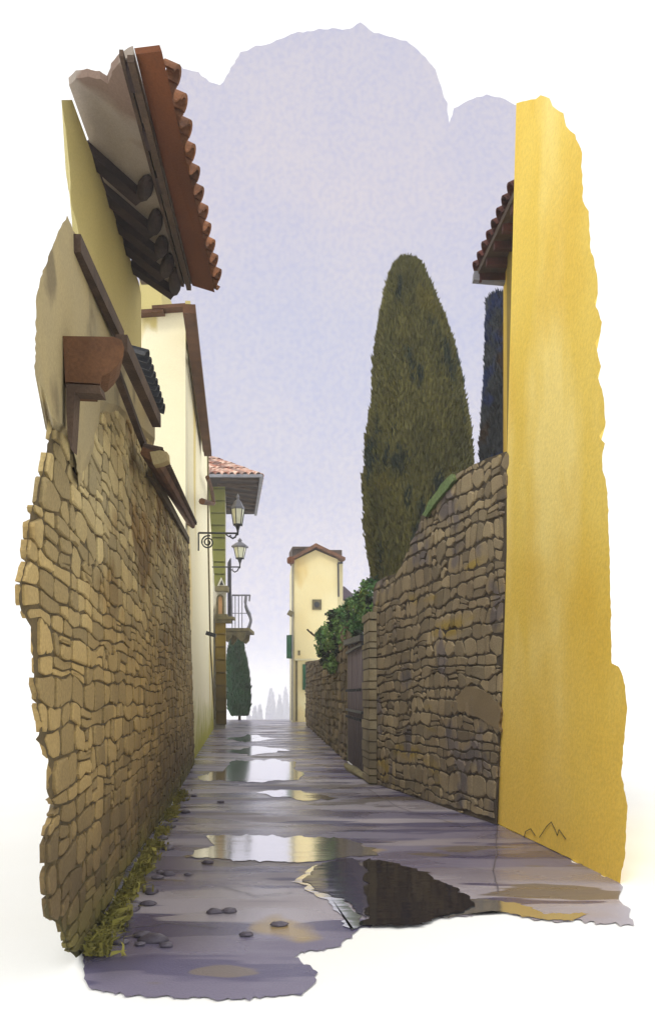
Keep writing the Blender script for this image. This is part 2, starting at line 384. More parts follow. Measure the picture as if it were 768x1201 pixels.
def crack(px, wpx=.005):
    bm = B(); pts = [G(x, y, .008) for x, y in ragged(px, 1.0, 6, False)]
    for p, q in zip(pts, pts[1:]):
        s = (q-p).cross(Vector((0, 0, 1))).normalized()*wpx
        bm.faces.new([bm.verts.new(v) for v in (p-s, q-s, q+s, p+s)])
    return bm
bm = B(); bm.free()
for px, lab in (([(582, 968), (583, 1000), (578, 1020), (585, 1050)], 'crack running from the foot of the yellow wall corner'),
                ([(228, 915), (300, 914), (352, 916), (400, 922), (437, 925)], 'straight joint across the road behind the first puddle'),
                ([(430, 925), (470, 948), (520, 962), (560, 975)], 'wandering crack along the foot of the right stone wall'),
                ([(222, 1004), (280, 1012), (345, 1012)], 'joint along the near edge of the widest puddle'),
                ([(262, 1040), (300, 1050), (350, 1046)], 'short crack in the middle of the near paving'),
                ([(150, 1088), (200, 1082), (262, 1088)], 'short crack nearest the grassy wall foot')):
    tag(link('road_crack', crack(px), M['pebble']), lab, None, 'cracks in the road', 'structure')

# ------------------------------------------------------------ rubble masonry
def masonry(ab, poly_px, wr, hr, raise_, z0, z1, y0, y1, side, slope=0.0, gap=.008, seed=1, gy=2.0):
    """irregular coursed rubble on plane ab with tight joints; one mesh. side=+1: face looks to +X"""
    rnd = random.Random(seed)
    bm = B(); lay = bm.faces.layers.float.new('tint')
    nrm = Vector((1, -ab[1], 0)).normalized()*side
    def pt(y, z, o): return Vector((ab[0]+ab[1]*y, y, z))+nrm*o
    def px(y, z): return (PX+(ab[0]+ab[1]*y)/y*F, PY-(z-EYE)/y*F)
    def bound(k, zk, y): return zk+slope*(y-y0)+.42*hr[0]*noise.noise(Vector((y*2.3, k*7.7, seed)))*2+.07*noise.noise(Vector((y*.35, zk*.5, 2)))
    def stone(q, o):
        n = len(q); cy = sum(a for a, b in q)/n; cz = sum(b for a, b in q)/n
        if cy < 1.5 or not inside(px(cy, cz), poly_px): return
        out = []
        for y, z in q:
            t = 1.0
            while t > .1 and not inside(px(cy+(y-cy)*t, cz+(z-cz)*t), poly_px): t -= .12
            out.append((cy+(y-cy)*t, cz+(z-cz)*t))
        hh = max(b for a, b in out)-min(b for a, b in out); ww = max(a for a, b in out)-min(a for a, b in out)
        if hh < .03 or ww < .03: return
        fy = max(.5, 1-2*gap*gy*rnd.uniform(.6, 1.3)/ww); fz = 1-2*gap*rnd.uniform(.7, 1.9)/hh; cz += rnd.uniform(-.3, .3)*gap; tilt = rnd.uniform(-.35, .35)*o; tz = rnd.uniform(-.35, .35)*o
        rings = []
        for ky, kz, oo, tl in ((fy, fz, -.03, 0), (fy*.985, fz*.97, o*.7, 0), (fy*.86, fz*.82, o, 1)):
            rings.append([bm.verts.new(pt(cy+(y-cy)*ky, cz+(z-cz)*kz, oo+tl*(tilt*(y-cy)/ww+tz*(z-cz)/hh))) for y, z in out])
        tn = rnd.random(); m = len(out); fs = []
        for A_, B_ in zip(rings, rings[1:]):
            for k in range(m): fs.append(bm.faces.new((A_[k], A_[(k+1) % m], B_[(k+1) % m], B_[k])))
        fs.append(bm.faces.new(rings[-1]))
        for f in fs: f[lay] = tn
    z = z0; k = 0
    while z < z1:
        h = rnd.uniform(*hr); y = y0-rnd.uniform(0, wr[1]); jl = 0.0
        while y < y1:
            wd = rnd.uniform(*wr)*(.6 if rnd.random() < .2 else 1); jr = rnd.uniform(-.25, .25)*h
            lo = lambda yy: bound(k, z, yy); hi = lambda yy: bound(k+1, z+h, yy)
            a, b = y, y+wd; c = rnd.uniform(.15, .42)*min(wd, h)
            def quad(l0, l1, r0, r1, zl, zh):
                js = lambda: rnd.uniform(-.06, .06)*h
                return [(l0+c+js(), zl(l0)), ((l0+r0)/2+js(), zl((l0+r0)/2)+js()*.4), (r0-c+js(), zl(r0)), (r0+js()*.3, zl(r0)+c*rnd.uniform(.2, 1)),
                        (r1+js()*.3, zh(r1)-c*rnd.uniform(.2, 1)), (r1-c+js(), zh(r1)), ((l1+r1)/2+js(), zh((l1+r1)/2)+js()*.4), (l1+c+js(), zh(l1)), (l1+js()*.3, zh(l1)-c*rnd.uniform(.2, 1)), (l0+js()*.3, zl(l0)+c*rnd.uniform(.2, 1))]
            o = raise_*rnd.uniform(.45, 1.5)
            if rnd.random() < .16 and h > hr[0]*1.25:
                f = rnd.uniform(.35, .65); mid = lambda yy: lo(yy)*(1-f)+hi(yy)*f
                stone(quad(a+jl*0, a+jl*.5, b, b+jr*.5, lo, mid), o); stone(quad(a+jl*.5, a+jl, b+jr*.5, b+jr, mid, hi), raise_*rnd.uniform(.5, 1.4))
            else: stone(quad(a, a+jl, b, b+jr, lo, hi), o)
            y += wd; jl = jr
        z += h; k += 1
    return bm
def wall_slab(px, ab, ext, amp=1.2, step=6, off=0.0):
    bm = B(); prism(bm, [on(ab, x, y, off) for x, y in ragged(px, amp, step)], ext); return bm

# LEFT STONE WALL ------------------------------------------------------------
t = empty('stone_wall', (-1.6, 6, 0), 'long tan rubble stone wall on the left with grass along its foot', 'wall')
mas_px = [(62, 492), (59, 512), (52, 543), (44, 580), (33, 614), (30, 660), (24, 685), (24, 712), (37, 735), (40, 782), (43, 830), (50, 850), (42, 868),
          (54, 880), (61, 907), (55, 928), (66, 950), (53, 975), (53, 1030), (54, 1077), (70, 1083), (80, 1112), (90, 1124), (103, 1112, 1), (145, 1024, 1), (199, 949, 1), (228, 898, 1),
          (226, 807, 1), (223, 723, 1), (221, 636, 1), (176, 548, 1), (182, 508, 1), (150, 452, 1), (124, 440, 1), (88, 448)]
link('mortar_core', wall_slab(mas_px, LW, Vector((-.30, 1, 0))*1.0, 1.4, 5), M['left_mortar'], t)
low = [(0, 700), (90, 640), (160, 560), (230, 640), (240, 1200), (0, 1200)]
pr = ragged(mas_px, 1.4, 5)
bm = masonry(LW, pr, (.16, .52), (.075, .18), .016, -.05, 6.0, 3.5, 19.6, 1, gap=.0055, seed=4, gy=3.6)
# the upper courses are flatter and half plastered
link('masonry', bm, M['left_stone'], t)
pl_px = [(79, 253), (86, 270, 1), (96, 284, 1), (146, 400, 1), (150, 430, 1), (182, 500, 1), (182, 515, 1), (140, 476), (118, 470), (108, 520), (92, 560), (86, 520), (76, 500), (62, 490),
         (52, 460), (41, 440), (43, 392), (42, 352), (50, 322), (59, 296), (68, 276)]
link('plaster_band', wall_slab(pl_px, LW, Vector((-.27, 1, 0))*.8, 1.2, 5, .045), M['plaster_tan'], t)
# moulded cornice: profile facing the viewer at Y=5, running along the wall to Y=7.1
prof = [(74, 394), (134, 395), (143, 399), (146, 408), (145, 418), (138, 429), (130, 437), (120, 441), (118, 450), (77, 448)]
near = [P(x, y, 4.5) for x, y in prof]
bm = B(); prism(bm, near, [p+Vector((-.09, .28, 0)) for p in near]); co = link('cornice_block', bm, M['brown'], t)
bm = B(); prism(bm, [P(x, y, 4.49) for x, y in [(78, 450), (117, 452), (119, 462), (88, 460), (86, 500), (84, 528), (80, 514), (78, 480)]], Vector((0, .10, 0)))
link('cornice_lip', bm, M['dark_brown'], t)
def run(p, q, w_, h_, mat, name, par, w1=None, h1=None):
    bm = B(); beam(bm, p, q, w_, h_, w1=w1, h1=h1); return link(name, bm, mat, par)
run(on(LW, 90, 285, .06), on(LW, 142, 396, .10), .05, .10, M['dark_brown'], 'coping_rail', t)
run(on(LW, 143, 402, .26), on(LW, 184, 494, .30), .07, .10, M['dark_brown'], 'coping_rail', t)
run(on(LW, 136, 434, .16), on(LW, 178, 546, .10), .05, .05, M['dark_brown'], 'coping_rail', t)  # dark strip modelled for the shadow edge beneath the cornice
run(on(LW, 152, 420, .16), on(LW, 186, 493, .22), .04, .05, M['left_mortar'], 'coping_rail', t)
bm = B()
a, b = on(LW, 164, 414, .10), on(LW, 186, 484, .16)
for k in range(9):
    p = a.lerp(b, (k+.5)/9); barrel(bm, p+Vector((.05, 0, -.02)), p+Vector((-.10, 0, .03)), .085, .075, Vector((0, 0, 1)))
link('coping_tiles', bm, M['iron'], t)
# lower tiled coping further along
a0, b0 = on(LW, 178, 532, .22), on(LW, 226, 616, .06)
bm = B(); cs = [(0, 0, -.07), (.04, 0, -.06), (.06, 0, .01), (-.08, 0, .06), (-.1, 0, .0)]
prism(bm, [a0+Vector(c) for c in cs], [b0+Vector(c) for c in cs]); link('tiled_coping', bm, M['brown'], t)
bm = B(); 
for k in range(60):
    p = a0.lerp(b0, (k+.5)/60); barrel(bm, p+Vector((.08, 0, .01)), p+Vector((-.08, 0, .05)), .06, .055, Vector((0, 0, 1)))
link('coping_tiles', bm, M['dark_brown'], t)
bm = B(); prism(bm, [P(x, y, a0.y-.02) for x, y in [(176, 530), (188, 528), (196, 530), (197, 540), (190, 543), (180, 545)]], Vector((0, .12, 0)))
link('end_tile', bm, M['plaster_tan'], t)
run(on(LW, 176, 552, .06), on(LW, 221, 634, .03), .05, .12, M['left_mortar'], 'string_course', t)

# PALE HOUSE WITH DEEP EAVES ---------------------------------------------------
t = empty('house', (-2.2, 8.5, 0), 'pale yellow house with deep rafter eaves above the left stone wall', 'house')
pw = [(72, 117), (85, 117, 1), (163, 331, 1), (166, 345, 1), (166, 470, 1), (146, 440, 1), (110, 340, 1), (94, 284, 1), (90, 262), (84, 241), (82, 196), (77, 150)]
link('wall', wall_slab(pw, BW, Vector((-.27, 1, 0))*.9, .5, 8), M['pale_wall'], t)
A = Vector((-2.1, 7, 6.62)); Bq = Vector((-2.28, 10.37, 6.62)); C1 = Vector((-1.41, 6.25, 6.3)); D1 = Vector((-1.55, 9.75, 6.3))
n = (Bq-A).cross(C1-A).normalized()
if n.z > 0: n = -n
so_px = ragged([(82, 100), (90, 92), (104, 90), (118, 93), (127, 98), (132, 84), (142, 72), (152, 66), (162, 62)], .6, 4, False)
so_px += [(228, 333), (166, 334)]
pts = [ray_plane(x, y, A, n) for x, y in so_px]
bm = B(); prism(bm, pts, Vector((-.02, .05, .10))); link('soffit', bm, M['soffit'], t)
for (x0, y0_, x1, y1_, ex, ey) in ((105, 171, 166, 226, 174, 205), (118, 214, 180, 267, 184, 245), (131, 249, 188, 294, 191, 276), (143, 277, 193, 318, 199, 297), (159, 308, 205, 339, 206, 314)):
    off = Vector((0, 0, -.05)); a_, b_, c_ = (ray_plane(x, y, A, n)+off for x, y in ((x0-6, y0_-5), (x1, y1_), (ex, ey)))
    bm = B(); beam(bm, a_, b_, .13, .13); r_ = link('rafter', bm, M['rafter'], t)
    bm = B(); bmesh.ops.create_icosphere(bm, subdivisions=2, radius=1)
    ax = (c_-b_); ln_ = ax.length*.62; ax.normalize(); mid = b_.lerp(c_, .55)
    for v in bm.verts:
        q = v.co.copy(); v.co = mid+q*.075+ax*(q.dot(ax))*(ln_-.075)
    link('rafter_end', bm, M['rafter'], r_)
for f in (.02, .22, .40):
    p = C1.lerp(D1, f)+Vector((-.05, 0, -.03))
    bm = B(); beam(bm, p, p+(D1-C1).normalized()*.24, .06, .07, w1=.07, h1=.08); link('rafter_stub', bm, M['rafter'], t)
E1 = ray_plane(190, 60, Vector((0, 0, 6.2)), Vector((0, 0, 1))); E2 = ray_plane(252, 343, Vector((0, 0, 6.2)), Vector((0, 0, 1)))
C0 = ray_plane(160, 62, A, n); D0 = ray_plane(226, 334, A, n)
bm = B(); prism(bm, [C0+Vector((0, 0, -.01)), E1, E2, D0+Vector((0, 0, -.01))], Vector((-.02, .02, .06))); link('fascia', bm, M['rust'], t)
e = (D0-C0).normalized()
bm = B(); beam(bm, C0+Vector((-.04, 0, -.04)), D0+Vector((-.04, 0, -.04)), .05, .05)
link('eaves_board', bm, M['dark_brown'], t); bm = B(); beam(bm, C0+Vector((-.11, 0, -.0)), D0+Vector((-.11, 0, -.0)), .03, .05)
link('eaves_board', bm, M['dark_brown'], t)
bm = B(); ln = (E2-E1).length; k = 0; s = .40
lay = bm.faces.layers.float.new('tint')
while s < ln:
    p = E1.lerp(E2, s/ln)+Vector((.045+random.uniform(-.01, .01), 0, .10)); nf = len(bm.faces)
    dx = max(.10, min(1.3, (p.y-6.9)/1.25))
    barrel(bm, p, p+Vector((-dx, 0, .5*dx)), .09, .085, Vector((0, 0, 1)), .03, 8)
    q = p+e*.155; barrel(bm, q, q+Vector((-dx, 0, .5*dx+.03)), .075, .065, Vector((0, 0, 1)), .015, 6, cup=True)
    bm.faces.ensure_lookup_table(); tn = random.random()
    for f in bm.faces[nf:]: f[lay] = tn
    s += .31
link('roof_tiles', bm, M['clay'], t)

# CREAM HOUSE ------------------------------------------------------------
t = empty('house', (-3.5, 22, 0), 'tall cream plastered house with yellow and green damp stains behind the left stone wall', 'house')
cpx = [(218, 366, 1), (222, 362, 1), (243, 532, 1), (245, 585, 1), (249, 640, 1), (251, 740, 1), (255, 847, 1), (228, 899, 1), (219, 930, 1)]
fc = [on(LW, x, y, -.06) for x, y, _ in cpx]
c0 = on(LW, 218, 366, -.06)
bm = B(); prism(bm, fc, Vector((-.24, .6, 0))); link('street_wall', bm, M['cream'], t)
yc = c0.y
bm = B(); prism(bm, [Vector((P(165, 0, yc).x, yc-.02, 0)), Vector((c0.x, yc-.02, 0)), Vector((c0.x, yc-.02, P(0, 364, yc).z)), Vector((P(165, 0, yc).x, yc-.02, P(0, 369, yc).z))], Vector((-.02, .4, 0)))
link('end_wall', bm, M['cream_end'], t)
run(P(163, 369, yc-.1), P(193, 367, yc-.1), .3, .07, M['brown'], 'verge', t)
run(P(180, 364, yc-.12), P(223, 361, yc-.12), .3, .07, M['brown'], 'verge', t)
run(on(LW, 222, 362, .14), on(LW, 244, 532, .14), .22, .16, M['brown'], 'eaves', t)
run(on(LW, 220.5, 368, .04), on(LW, 240, 520, .04), .1, .5, M['pale_wall'], 'frieze', t)
bm = B(); a_ = P(164, 326, 21); b_ = P(190, 372, 21); box(bm, a_.x, b_.x, 21, 22.5, b_.z-1, a_.z); link('chimney_block', bm, M['pale_wall'], t)
bm = B(); tube(bm, [on(LW, 244, 535, .06), on(LW, 244.5, 640, .06), on(LW, 247, 760, .06), on(LW, 252, 843, .06)], .03, 6); link('drainpipe', bm, M['olive_stone'], t)
bm = B(); p = on(LW, 245.5, 744, .08); beam(bm, p+Vector((-.1, 0, .05)), p+Vector((.22, 0, -.05)), .16, .13); link('bracket', bm, M['iron'], t)
bm = B(); tube(bm, [on(LW, x, y, .16) for x, y in ((243.5, 560), (248, 573), (251, 590))], .065, 8); tube(bm, [on(LW, 250.5, 591, .16), on(LW, 237, 588, .3)], .065, 8)
link('corner_bracket', bm, M['brown'], t)

# OLIVE CORNER HOUSE ------------------------------------------------------
t = empty('house', (-5.0, 42, 0), 'olive green corner house with quoined pillar, tiled hip roof and balcony', 'house')
bm = B(); Xr = P(264, 0, 40).x
prism(bm, [Vector((Xr-.02, 40.3, 0)), Vector((-8, 40.3, 0)), Vector((-8.6, 46, 0)), Vector((Xr-.66, 46, 0))], Vector((0, 0, 11.3))); link('wall', bm, M['white_stone'], t)
def pillar(y0, y1, x0a, x1a, x0b, x1b, nb, mat, name):
    bm = B()
    for k in range(nb):
        f0, f1 = k/nb, (k+1)/nb; g = .07/nb
        for (fa, fb, ins) in ((f0+g, f1-g, 0), (f1-g, f1+g, .14)):
            ya, yb = y0+(y1-y0)*fa, y0+(y1-y0)*min(fb, 1)
            xa0, xb0 = x0a+(x0b-x0a)*fa, x1a+(x1b-x1a)*fa; xa1, xb1 = x0a+(x0b-x0a)*fb, x1a+(x1b-x1a)*fb
            q = [P(xa0, ya, 40), P(xb0, ya, 40), P(xb1, yb, 40), P(xa1, yb, 40)]
            q = [v+Vector((0, ins, 0)) for v in q]
            prism(bm, q, Vector((-.03, .4-ins, 0)))
    return link(name, bm, mat, t)
pillar(559, 688, 243, 264, 252, 264, 9, M['olive'], 'upper_pillar')
pillar(729, 850, 252.5, 264.5, 253.5, 265.5, 8, M['ochre'], 'lower_pillar')
# niche with arch
ni = empty  # (niche is built from parts below)
bm = B(); a_, b_ = P(252.5, 693, 40), P(264.5, 729, 40); box(bm, a_.x, b_.x, 40.12, 40.5, b_.z, a_.z); nb_ = link('niche', bm, M['white_stone'], t)
arc = [(255, 721), (255, 703)]+[(258.5-3.5*math.cos(k*math.pi/8), 703-5*math.sin(k*math.pi/8)) for k in range(9)]+[(262, 703), (262, 721)]
bm = B(); prism(bm, [P(x, y, 40.08) for x, y in arc], Vector((0, .08, 0))); link('niche_panel', bm, M['pink'], nb_)
bm = B(); tube(bm, [P(x, y, 40.05) for x, y in arc], .05, 6); link('niche_frame', bm, M['olive_stone'], nb_)
bm = B()
for (x0, x1, y0, y1, pr_) in ((252, 267, 687, 693, .25), (253, 266, 720, 723, .3), (252.5, 274, 723, 726, .4), (253, 270, 726, 730, .25)):
    a_, b_ = P(x0, y0, 40-pr_), P(x1, y1, 40-pr_); box(bm, a_.x, b_.x, 40-pr_, 40.45, b_.z, a_.z)
    if y0 == 687: link('cornice', bm, M['olive_stone'], t); bm = B()
link('ledge', bm, M['olive_stone'], t)
bm = B(); prism(bm, [P(255, 687, 39.9), P(264, 687, 39.9), P(259.5, 677, 39.9)], Vector((0, .3, 0))); pd = link('pediment', bm, M['white_stone'], t)
bm = B(); prism(bm, [P(257.5, 686, 39.87), P(262, 686, 39.87), P(260, 680, 39.87)], Vector((0, .03, 0))); link('pediment_opening', bm, M['iron'], pd)
# roof
ez = P(0, 558, 38).z
Anear = Vector((P(305, 0, 38).x, 38, ez)); Aleft = Vector((P(236, 0, 38).x-.6, 38, ez)); Afar = P(298, 603, 46.1); Afar.z = ez
Rg = P(246, 537, 41); Rl = Rg+Vector((-2.4, 0, 0)); Rf = Rg+Vector((-.8, 6, 0)); 
bm = B(); fv = [bm.verts.new(v) for v in (Aleft, Anear, Afar, Rg, Rl, Rf)]
al2 = bm.verts.new(Aleft+Vector((-.9, 8.1, 0)))
for f in ((0, 1, 3, 4), (1, 2, 5, 3)): bm.faces.new([fv[i] for i in f])
bm.faces.new((fv[0], al2, fv[2], fv[1])); bm.faces.new((fv[4], fv[3], fv[5])); bm.faces.new((fv[2], al2, fv[5])); bm.faces.new((al2, fv[0], fv[4], fv[5]))
rf = link('roof', bm, wash('roof_boards', (46, 32, 30), (36, 26, 26), 2), t)
bm = B(); lay = bm.faces.layers.float.new('tint')
def tile_slope(bm, e0, e1, r0, r1, nx, ny, rad):
    for i in range(nx):
        f = (i+.5)/nx
        for j in range(ny):
            p = e0.lerp(e1, f).lerp(r0.lerp(r1, f), j/ny-(.03 if j == 0 else 0)); q = e0.lerp(e1, f).lerp(r0.lerp(r1, f), (j+1.12)/ny)
            nf = len(bm.faces); up = Vector((0, 0, 1))
            barrel(bm, p+Vector((0, 0, .05)), q+Vector((0, 0, .02)), rad, rad*.8, up, .02, 6)
            bm.faces.ensure_lookup_table(); tn = random.random()
            for ff in bm.faces[nf:]: ff[lay] = tn
tile_slope(bm, Aleft, Anear, Rl, Rg, 11, 4, .15)
tile_slope(bm, Anear, Afar, Rg, Rf, 18, 4, .15)
link('roof_tiles', bm, wash('pale_clay', (214, 188, 172), (150, 84, 60), 3.5, grain=.2, tint=.5), rf)
bm = B(); beam(bm, Aleft+Vector((0, -.08, -.02)), Anear+Vector((.1, -.08, -.02)), .14, .12); beam(bm, Anear+Vector((.08, 0, -.02)), Afar+Vector((.08, 0, -.02)), .14, .12); link('gutter', bm, M['grey_metal'], t)
for k in range(8):
    f = .06+k*.12; p = Anear.lerp(Afar, f)+Vector((-.05, 0, -.06)); bm = B(); beam(bm, p, p+Vector((-1.7, -1.1 if k > 1 else -.1, -.0)), .10, .10); link('rafter', bm, M['dark_brown'], t)
# balcony
d = 42
bm = B(); a_, b_ = P(264, 736.5, d), P(293, 740.5, d); box(bm, a_.x, b_.x, d, d+2.6, b_.z, a_.z)
bal = link('balcony', bm, M['olive_stone'], t)
bm = B(); cp = [(265, 741), (288, 741), (287, 748), (283, 752), (280, 750), (277, 746), (273, 745), (270, 749), (267, 753), (265, 752)]
for yo in (0, 2.2):
    prism(bm, [P(x, y, d)+Vector((0, yo+.05, 0)) for x, y in cp], Vector((0, .3, 0))); link('corbel', bm, M['olive_stone'], bal); bm = B()
bm.free()
bm = B()
zt = P(0, 698, d).z; zb = P(0, 737, d).z
tube(bm, [Vector((P(272, 0, d).x, d+.05, zt)), Vector((P(293, 0, d).x, d+.05, zt)), Vector((P(293, 0, d).x-.25, d+2.5, zt))], .045, 6)
tube(bm, [Vector((P(272, 0, d).x, d+.05, zb+.75)), Vector((P(291, 0, d).x, d+.05, zb+.75))], .02, 6)
for x in (272.5, 276, 280, 284): tube(bm, [P(x, 698, d+.05), P(x, 737, d+.05)], .022, 6)
def belly(yy, dx):
    return [Vector((P(px_, 0, d).x+dx, yy, P(0, py_, d).z)) for px_, py_ in ((288, 698), (287, 706), (289, 712), (292.5, 719), (294, 726), (292, 733), (290, 737))]
for yy, dx in ((d+.05, 0), (d+.5, -.0), (d+1.0, -.05), (d+1.6, -.1), (d+2.3, -.2)): tube(bm, belly(yy, dx), .04, 6)
link('railing', bm, M['grey_metal'], bal)
bm = B(); a_, b_ = P(267, 657, 41.8), P(271, 724, 41.8); prism(bm, [P(267, 660, 41.8), P(270.5, 654, 41.8), P(271, 726, 41.8), P(267, 726, 41.8)], Vector((-.02, .5, 0))); link('shutter', bm, M['dark_shutter'], t)

# WALL LAMPS ------------------------------------------------------------
def wall_lamp(label, root, end, arm_y, cx, d, top, roof_t, roof_b, gl_b, stem, rw, gw0, gw1, scroll, closed_glass):
    t = empty('wall_lamp', root, label, 'wall lamp', 'lanterns on scrolled brackets')
    k = d/F; za = P(0, arm_y, d).z; X = P(cx, 0, d).x; zz = lambda y: P(0, y, d).z
    bm = B(); tube(bm, [root, Vector((X, d, za))], .025, 8)
    if scroll:
        sx, sy, r = scroll; pts = []
        for i in range(40):
            a = i/39*math.pi*4.2; rr_ = r*(1-i/48)
            pts.append(P(sx+rr_*math.cos(a+1.2), sy-rr_*math.sin(a+1.2), d))
        tube(bm, pts, .02, 6)
        tube(bm, [root, P(root_px(root), sy+10, d)], .02, 6)
    tube(bm, [P(cx-9, arm_y+4, d), P(cx-6, arm_y+6, d), P(cx-3, arm_y+4.5, d), P(cx-1, arm_y+.5, d)], .025, 6)
    tube(bm, [P(cx-14, arm_y+1, d), P(cx-10.5, arm_y+4, d), P(cx-8, arm_y+2, d)], .02, 6)
    link('bracket', bm, M['iron'], t)
    c = Vector((X, d, 0))
    bm = B(); lathe(bm, c, [(.02, za-.05), (.03, zz(stem)), (gw1*k*.6, zz(gl_b)), (gw1*k*1.1, zz(gl_b)+.02), (gw1*k*1.1, zz(gl_b)+.05), (.02, zz(gl_b)+.06)], 8)
    for i in range(6):
        a = i*math.pi/3+.3; u = Vector((math.cos(a), math.sin(a), 0))
        tube(bm, [c+u*gw1*k+Vector((0, 0, zz(gl_b))), c+u*gw0*k+Vector((0, 0, zz(roof_b)))], .012, 5)
    link('cage', bm, M['iron'], t)
    bm = B(); lathe(bm, c, [(gw1*k*.95, zz(gl_b)+.05), (gw0*k*.96, zz(roof_b)-.01)], 6, .3); link('glass', bm, M['glass'], t)
    bm = B(); lathe(bm, c, [(gw0*k*.9, zz(roof_b)-.02), (rw*k, zz(roof_b)-.01), (rw*k*1.02, zz(roof_b)+.04), (rw*k*.86, zz(roof_b)+.08), (rw*k*.5, zz(roof_t)), (rw*k*.22, zz(roof_t)+.04),
                            (rw*k*.18, zz(roof_t)+.10), (rw*k*.3, zz(top)-.10), (.01, zz(top))], 6, .3)
    link('lantern_roof', bm, M['grey_metal'], t)
def root_px(v): return PX+v.x/v.y*F
r1 = P(233, 625, 22.2)
wall_lamp('nearer and larger glass lantern standing on a scrolled iron bracket at the cream wall', r1, None, 625.5, 279, 22.2, 579, 588, 597, 617, 622, 8, 8, 5, (244, 636, 8), 1)
r2 = P(249, 665, 32)
wall_lamp('farther and smaller glass lantern on a plain bracket above the balcony', r2, None, 665, 281.5, 32, 631, 637, 642, 656, 661, 10, 7.5, 4.5, None, 0)

# TOWER HOUSE ------------------------------------------------------------
t = empty('house', (-1.2, 51, 0), 'narrow tall cream tower house with low gable at the end of the street', 'house')
D = 50.0
def q3(pts, dd=D): return [P(x, y, dd) for x, y in pts]
bm = B(); prism(bm, q3([(345.5, 850), (345.5, 657), (370, 645), (396, 656), (396, 850)]), Vector((-.5, 6, 0))); link('wall', bm, M['tower'], t)
bm = B(); prism(bm, q3([(342.5, 850), (342.5, 658), (345.4, 657), (345.4, 850)], D+.1), Vector((-.4, 6, 0))); prism(bm, q3([(396.1, 850), (396.1, 657), (402, 660), (402, 850)], D+.4), Vector((-.4, 5, 0))); link('side_wall', bm, M['tower_shade'], t)
zup = Vector((0, 0, 0))
ap = P(370.5, 641, D-.4); la = P(338, 659, D-.4); ra = P(405, 657, D-.4); back = Vector((-.6, 6.8, .0))
bm = B()
for e_ in (la, ra):
    prism(bm, [ap, e_, e_+Vector((0, 0, .16)), ap+Vector((0, 0, .2))], Vector((.15 if e_ is la else -1.0, 6.5, .3)))
rf = link('roof', bm, M['clay'], t)
bm = B(); prism(bm, q3([(343, 642.5), (362, 642.5), (343, 652)], D+3), Vector((-.3, 2, 0))); prism(bm, q3([(376, 645), (401, 645), (401, 657), (385, 653)], D+3), Vector((-.3, 2, 0)))
prism(bm, q3([(343, 641), (368, 641), (368, 644), (343, 644)], D+2.9), Vector((-.3, 2.2, 0)))
link('rear_roof', bm, M['dark_brown'], rf)
bm = B(); lathe(bm, P(341, 657, D-.6)-Vector((0, 0, P(0, 0, 1).z*0)), [(.18, -.2), (.22, -.1), (.22, .12), (.1, .2)], 8); link('gutter_end', bm, M['rust'], t)
bm = B(); a_, b_ = P(366, 703, D-.06), P(377, 715, D-.06); box(bm, a_.x, b_.x, D-.06, D+.05, b_.z, a_.z); wn = link('window', bm, M['olive_stone'], t)
bm = B(); c_ = P(371.5, 709, D-.1); pts = [c_+Vector((math.cos(k*math.pi/8)*.17, 0, math.sin(k*math.pi/8)*.17)) for k in range(16)]; prism(bm, pts, Vector((0, .06, 0))); link('round_pane', bm, M['iron'], wn)
bm = B(); prism(bm, q3([(336, 745), (342, 744.5), (342.4, 772.5), (336, 772)], D), Vector((0, .3, 0))); link('shutter', bm, M['green_paint'], t)
bm = B(); a_, b_ = P(355, 779, D-.1), P(360, 809, D-.1); box(bm, a_.x, b_.x, D-.12, D, b_.z, a_.z); link('shutter', bm, M['green_paint'], t)
bm = B(); a_, b_ = P(346.5, 775, D-.05), P(349, 846, D-.05); box(bm, a_.x, b_.x, D-.06, D, b_.z, a_.z); link('doorway', bm, M['olive_stone'], t)
bm = B(); a_, b_ = P(345.5, 772.5, D-.12), P(372, 774.5, D-.12); box(bm, a_.x, b_.x, D-.14, D-.02, b_.z, a_.z); link('string_course', bm, M['tower_shade'], t)
bm = B(); a_, b_ = P(349.5, 763, D-.05), P(352, 768.5, D-.05); box(bm, a_.x, b_.x, D-.05, D, b_.z, a_.z); link('vent', bm, M['olive_stone'], t)
bm = B(); tube(bm, [P(396.5, 661, D-.1), P(397, 700, D-.1)], .05, 6); tube(bm, [P(396, 660.5, D-.1), P(402, 660, D-.1)], .06, 6); link('drainpipe', bm, M['iron'], t)
bm = B(); beam(bm, P(338, 718, D), P(343, 721, D), .3, .3); link('side_lamp', bm, M['olive_stone'], t)
bm = B(); tube(bm, [P(343, 660, D-.05), P(342.6, 845, D-.05)], .035, 5); link('drainpipe', bm, M['grey_metal'], t)

t = empty('house', (1.2, 56, 0), 'low purple roofed house half hidden to the right of the tower', 'house')
bm = B(); prism(bm, q3([(400, 700), (412, 700), (412, 850), (400, 850)], 56), Vector((0, 3, 0))); link('wall', bm, M['tower_shade'], t)
bm = B(); prism(bm, q3([(399, 687), (404, 688), (414, 697), (414, 704), (399, 704)], 55.8), Vector((0, 3.4, 0))); link('roof', bm, M['purple_roof'], t)

